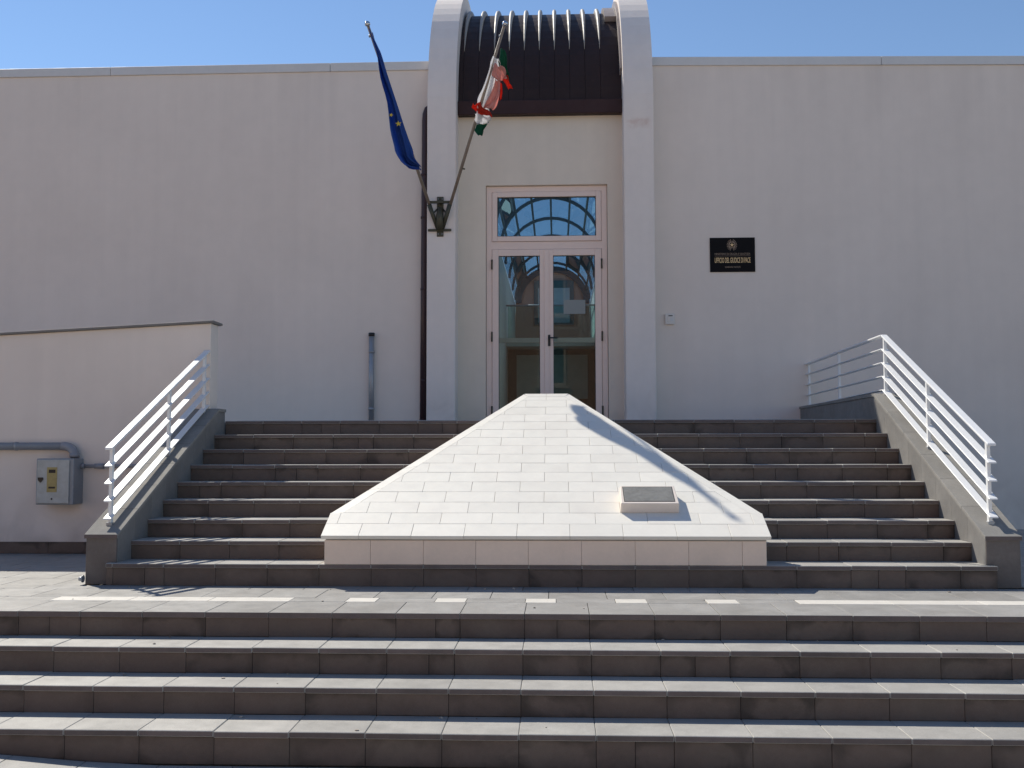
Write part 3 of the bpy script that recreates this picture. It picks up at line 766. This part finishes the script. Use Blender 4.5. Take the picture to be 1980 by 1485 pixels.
def star(c, r, parent, rot=0.0):
    bm = bmesh.new()
    pts = [(c[0]+(r if k%2==0 else r*.42)*math.sin(math.pi*k/5+rot), c[2]+(r if k%2==0 else r*.42)*math.cos(math.pi*k/5+rot)) for k in range(10)]
    prism(bm, pts, 'y', c[1], c[1]+.004)
    return obj('star', mesh('star', bm), YELLOW, parent)
star((-1.907, 3.925, 4.902), .027, eu, .3)
star((-1.821, 3.925, 4.798), .037, eu, -.1)
it = empty('flag'); tag(it, 'furled green, white and red tricolour flag wrapped round the right pole', 'flag')
rows_to_cloth('green_band', [(-.640,3.985,5.69),(-.655,4.03,5.61),(-.660,4.09,5.55),(-.60,4.19,5.43)], [(-.590,3.979,5.694),(-.572,4.05,5.60),(-.556,4.12,5.53),(-.540,4.199,5.416)], 1.0, .02, GREEN, it, 8, .2, push=(.0,.02,0))
rows_to_cloth('white_band', [(-.73,4.05,5.604),(-.766,4.098,5.543),(-.775,4.139,5.492),(-.846,4.27,5.326),(-.91,4.354,5.22),(-.93,4.405,5.156),(-.955,4.46,5.08),(-.965,4.50,5.03)], [(-.67,4.04,5.60),(-.655,4.098,5.543),(-.665,4.139,5.492),(-.70,4.27,5.326),(-.745,4.354,5.22),(-.79,4.405,5.156),(-.80,4.46,5.08),(-.785,4.51,5.02)], 1.7, .032, CWHITE, it, 20, .9, push=(0,-.02,0))
rows_to_cloth('red_band', [(-.715,4.115,5.52),(-.742,4.165,5.455),(-.725,4.21,5.40),(-.66,4.24,5.37)], [(-.640,4.115,5.52),(-.585,4.165,5.455),(-.57,4.205,5.41),(-.575,4.22,5.39)], .9, .035, PINKC, it, 12, .4, push=(0,-.075,0))
rows_to_cloth('red_band', [(-.640,4.18,5.44),(-.60,4.24,5.37),(-.56,4.29,5.30)], [(-.570,4.18,5.44),(-.535,4.24,5.365),(-.508,4.285,5.31)], .7, .02, RED, it, 8, 1.2, push=(0,-.04,0))
rows_to_cloth('red_band', [(-.705,4.225,5.385),(-.735,4.29,5.302),(-.775,4.35,5.22),(-.85,4.40,5.16),(-.872,4.44,5.115)], [(-.655,4.225,5.385),(-.648,4.29,5.302),(-.668,4.37,5.20),(-.71,4.42,5.14),(-.76,4.445,5.108)], 1.0, .035, PINKC, it, 14, 2.2, push=(0,-.075,0))
rows_to_cloth('red_band', [(-.672,4.225,5.385),(-.650,4.30,5.29),(-.668,4.37,5.20)], [(-.640,4.23,5.375),(-.628,4.30,5.29),(-.640,4.36,5.21)], .7, .02, RED, it, 6, .2, push=(0,-.03,0))
rows_to_cloth('red_band', [(-.985,4.40,5.160),(-.99,4.43,5.12),(-.945,4.47,5.07),(-.90,4.492,5.045)], [(-.90,4.40,5.160),(-.85,4.43,5.12),(-.79,4.47,5.07),(-.762,4.497,5.035)], 1.0, .035, RED, it, 14, 2.9, push=(0,-.085,0))
rows_to_cloth('white_band', [(-.972,4.48,5.055),(-.968,4.52,5.01),(-.955,4.555,4.968)], [(-.785,4.49,5.045),(-.79,4.52,5.01),(-.815,4.555,4.975)], .8, .025, CWHITE, it, 12, .5, push=(0,-.05,0))
rows_to_cloth('green_band', [(-.958,4.545,4.978),(-.972,4.59,4.92),(-.975,4.62,4.885),(-.94,4.64,4.86)], [(-.815,4.535,4.99),(-.84,4.57,4.945),(-.87,4.60,4.905),(-.90,4.64,4.862)], .8, .022, GREEN, it, 10, 1.5, push=(0,-.03,0))

# ------------------------------------------------------------------ wall furniture
dp = empty('downpipe'); tag(dp, 'dark brown downpipe running up beside the left pilaster', 'downpipe')
tube_obj('pipe', [(-1.735, YF-.060, ZL+.05), (-1.730, YF-.060, 3.0), (-1.722, YF-.060, 5.36), (-1.716, YF-.060, 5.45), (-1.695, YF-.058, 5.52), (-1.655, YF-.055, 5.545)], .042, PIPE_BROWN, dp, 14)
for zz in (1.9, 3.1, 4.05, 4.62):
    tube_obj('pipe_clip', [(-1.729, YF-.060, zz), (-1.729, YF-.060, zz+.03)], .047, PIPE_BROWN, dp, 14)
    box('clip_stem', -1.735, -1.722, YF-.03, YF-.001, zz+.005, zz+.025, ZINC, dp)
tube_obj('pipe_shoe', [(-1.736, YF-.060, ZL+.10), (-1.740, YF-.075, ZL+.05), (-1.775, YF-.10, ZL+.02)], .046, PIPE_BROWN, dp, 12)
vp = empty('standpipe'); tag(vp, 'short grey steel vent pipe standing against the left facade', 'pipe')
tube_obj('pipe', [(-2.412, YF-.055, ZL+.013), (-2.416, YF-.055, 2.52)], .036, ZINC, vp, 14)
tube_obj('pipe_cap', [(-2.416, YF-.055, 2.50), (-2.416, YF-.055, 2.545)], .041, BLACK, vp, 14)
tube_obj('pipe_collar', [(-2.412, YF-.055, 1.53), (-2.412, YF-.055, 1.565)], .042, ZINC, vp, 14)
tube_obj('pipe_collar', [(-2.412, YF-.055, 2.28), (-2.412, YF-.055, 2.31)], .041, ZINC, vp, 14)

def text_mesh(s, height, width, bold=0.0):
    cu = D.curves.new('txt', 'FONT'); cu.body = s; cu.size = 1.0; cu.align_x = 'CENTER'; cu.offset = bold
    o = D.objects.new('txt', cu); COL.objects.link(o)
    dg = bpy.context.evaluated_depsgraph_get(); dg.update()
    me = D.meshes.new_from_object(o.evaluated_get(dg)); D.objects.remove(o); D.curves.remove(cu)
    xs = [v.co.x for v in me.vertices]; ys = [v.co.y for v in me.vertices]
    sx = width/(max(xs)-min(xs)); sy = height/(max(ys)-min(ys)); cx = (max(xs)+min(xs))/2; cy = (max(ys)+min(ys))/2
    for v in me.vertices: v.co = ((v.co.x-cx)*sx, 0, (v.co.y-cy)*sy)
    me.materials.clear(); return me
sg = empty('office_sign'); tag(sg, 'black office sign with gold emblem and lettering on the right facade', 'sign')
SX, SZ = 2.295, 3.540
box('panel', 2.005, 2.586, YF-.014, YF-.001, 3.315, 3.765, SIGN, sg, .002)
YS = YF-.0165
def ltext(name, s, h, w, z, mat, bold=0.0):
    o = obj(name, text_mesh(s, h, w, bold), mat, sg); o.location = (SX, YS, z)
ltext('lettering', 'MINISTERO DI GRAZIA E GIUSTIZIA', .026, .46, 3.550, GOLDD)
box('rule_line', SX-.23, SX+.23, YS-.0005, YS+.001, 3.522, 3.525, GOLDD, sg)
ltext('lettering', 'UFFICIO DEL GIUDICE DI PACE', .070, .46, 3.468, GOLD, .018)
ltext('lettering', 'GIARDINI NAXOS', .022, .20, 3.378, GOLDD)
bm = bmesh.new()
for s in (-1, 1):                       # olive and oak branches
    for k in range(9):
        a = math.radians(-78+k*17.5); c = Vector((s*.050*math.cos(a), 0, .060*math.sin(a)))
        t = Vector((-s*math.sin(a), 0, math.cos(a))); nn = Vector((s*math.cos(a), 0, math.sin(a)))
        for sd in (-1, 1):
            d = (t*.8+nn*.7*sd).normalized(); w = Vector((d.z, 0, -d.x))*.0055
            p = c+d*.003; q = c+d*.023
            vs = [bm.verts.new(v) for v in (p, (p+q)/2+w, q, (p+q)/2-w)]; bm.faces.new(vs)
em = obj('emblem', mesh('emblem', bm), GOLDD, sg); em.location = (SX-.005, YS, 3.668)
bm = bmesh.new()
pts = [((.030 if k%2==0 else .012)*math.sin(math.pi*k/5), (.030 if k%2==0 else .012)*math.cos(math.pi*k/5)) for k in range(10)]
prism(bm, pts, 'y', -.001, 0); e2 = obj('emblem_star', mesh('emblem_star', bm), GOLD, sg); e2.location = (SX-.005, YS, 3.668)
bm = bmesh.new()
for k in range(24):
    a0, a1 = 2*math.pi*k/24, 2*math.pi*(k+1)/24; ro = .044 if k % 2 else .038
    vs = [bm.verts.new((r*math.cos(a), 0, r*math.sin(a))) for r, a in ((.032,a0),(ro,a0),(ro,a1),(.032,a1))]; bm.faces.new(vs)
e3 = obj('emblem_gear', mesh('emblem_gear', bm), GOLDD, sg); e3.location = (SX-.005, YS+.0005, 3.668)

ic = empty('door_intercom'); tag(ic, 'small ivory intercom box on the facade right of the entrance', 'intercom')
box('casing', 1.412, 1.535, YF-.040, YF-.001, 2.632, 2.772, IVORY, ic, .006)
box('slot', 1.455, 1.508, YF-.042, YF-.0395, 2.738, 2.750, BLACK, ic)
box('push_button', 1.440, 1.466, YF-.044, YF-.0395, 2.668, 2.722, IVORY, ic, .002)
box('name_plate', 1.478, 1.515, YF-.0425, YF-.0395, 2.672, 2.718, PARAPET, ic)

# meter cabinet and conduits on the ramp wall
YW = 2.30
mc = empty('meter_cabinet'); tag(mc, 'grey meter cabinet with yellowed window on the ramp wall', 'cabinet')
box('cabinet_body', -5.045, -4.672, YW-.20, YW-.001, .489, .935, BOXGREY, mc, .006)
dr = box('cabinet_door', -5.030, -4.712, YW-.214, YW-.201, .503, .922, BOXDOOR, mc, .004)
box('door_window', -4.930, -4.830, YW-.2165, YW-.2135, .610, .850, LABELY, dr, .001)
box('meter_print', -4.912, -4.846, YW-.2175, YW-.217, .795, .828, BLACK, dr)
box('meter_print', -4.912, -4.846, YW-.2175, YW-.217, .645, .663, BLACK, dr)
bm = bmesh.new(); prism(bm, [(-5.018,.752),(-4.968,.752),(-4.965,.732),(-4.992,.702),(-5.016,.728)], 'y', YW-.224, YW-.2145); obj('lock', mesh('lock', bm), BLACK, dr)
sphere_obj('screw', (-4.878, YW-.216, .545), .010, BLACK, dr, 1)
cd = empty('conduit'); tag(cd, 'thick grey conduit running along the ramp wall into the cabinet top', 'conduit')
tube_obj('pipe', [(-13, YW-.05, 1.055), (-4.86, YW-.05, 1.055)], .037, CONDUIT, cd, 14)
tube_obj('elbow', [(-4.87, YW-.05, 1.055)]+[(-4.84+.115*math.sin(a), YW-.05-.02*a, 1.055-.115*(1-math.cos(a))) for a in (.0,.3,.6,.9,1.2,1.5)]+[(-4.725, YW-.085, .94)], .042, CONDUIT, cd, 14)
tube_obj('pipe_collar', [(-4.725, YW-.085, .985), (-4.725, YW-.085, .945)], .047, CONDUIT, cd, 14)
for xx in (-5.33, -6.4, -7.5): tube_obj('pipe_clip', [(xx-.012, YW-.05, 1.055), (xx+.012, YW-.05, 1.055)], .043, ZINC, cd, 14)
c2 = empty('conduit'); tag(c2, 'thin grey conduit from the cabinet side towards the stairs', 'conduit')
tube_obj('pipe', [(-4.672, YW-.055, .858), (-3.58, YW-.040, .862)], .017, CONDUIT, c2, 10)
tube_obj('pipe_collar', [(-4.535, YW-.053, .858), (-4.44, YW-.053, .858)], .026, CONDUIT, c2, 10)
tube_obj('pipe_collar', [(-4.672, YW-.055, .858), (-4.635, YW-.055, .858)], .026, CONDUIT, c2, 10)

# ------------------------------------------------------------------ small litter on the steps
def chip(r):
    bm = bmesh.new(); bmesh.ops.create_icosphere(bm, subdivisions=1, radius=r)
    for v in bm.verts:
        v.co = Vector((v.co.x*random.uniform(.7,1.4), v.co.y*random.uniform(.7,1.2), v.co.z*random.uniform(.35,.7)))
    return mesh('stone_chip', bm)
chips = [chip(.009), chip(.006), chip(.012)]
spots = []
where = ['platform edge in front of the stairs', 'first tread below the platform', 'second tread below the platform', 'third tread below the platform']
for k in range(1, 4):
    for q in range(7):
        spots.append((random.uniform(-2.9, 3.0), -PD-k*TL+(random.uniform(.03, .22) if q % 2 else random.uniform(.26, .325)), -k*RL, k))
for q in range(9): spots.append((random.uniform(-4.0, 3.4), random.uniform(-1.1, -.05), 0, 0))
for i, (x, y, z, k) in enumerate(spots):
    o = obj('stone_chip', chips[i % 3], PEBBLE); o.location = (x, y, z+.003); o.rotation_euler.z = random.uniform(0, 6)
    tag(o, 'tiny loose stone chip lying on the '+where[k], 'stone chip', 'stone chips on the '+where[k])
lug = empty('pipe_stub'); tag(lug, 'short grey pipe stub at the foot of the left cheek wall', 'pipe')
tube_obj('stub', [(-3.572, .03, .045), (-3.602, .03, .045)], .016, ZINC, lug, 10)
tube_obj('flange', [(-3.571, .03, .045), (-3.578, .03, .045)], .028, ZINC, lug, 10)
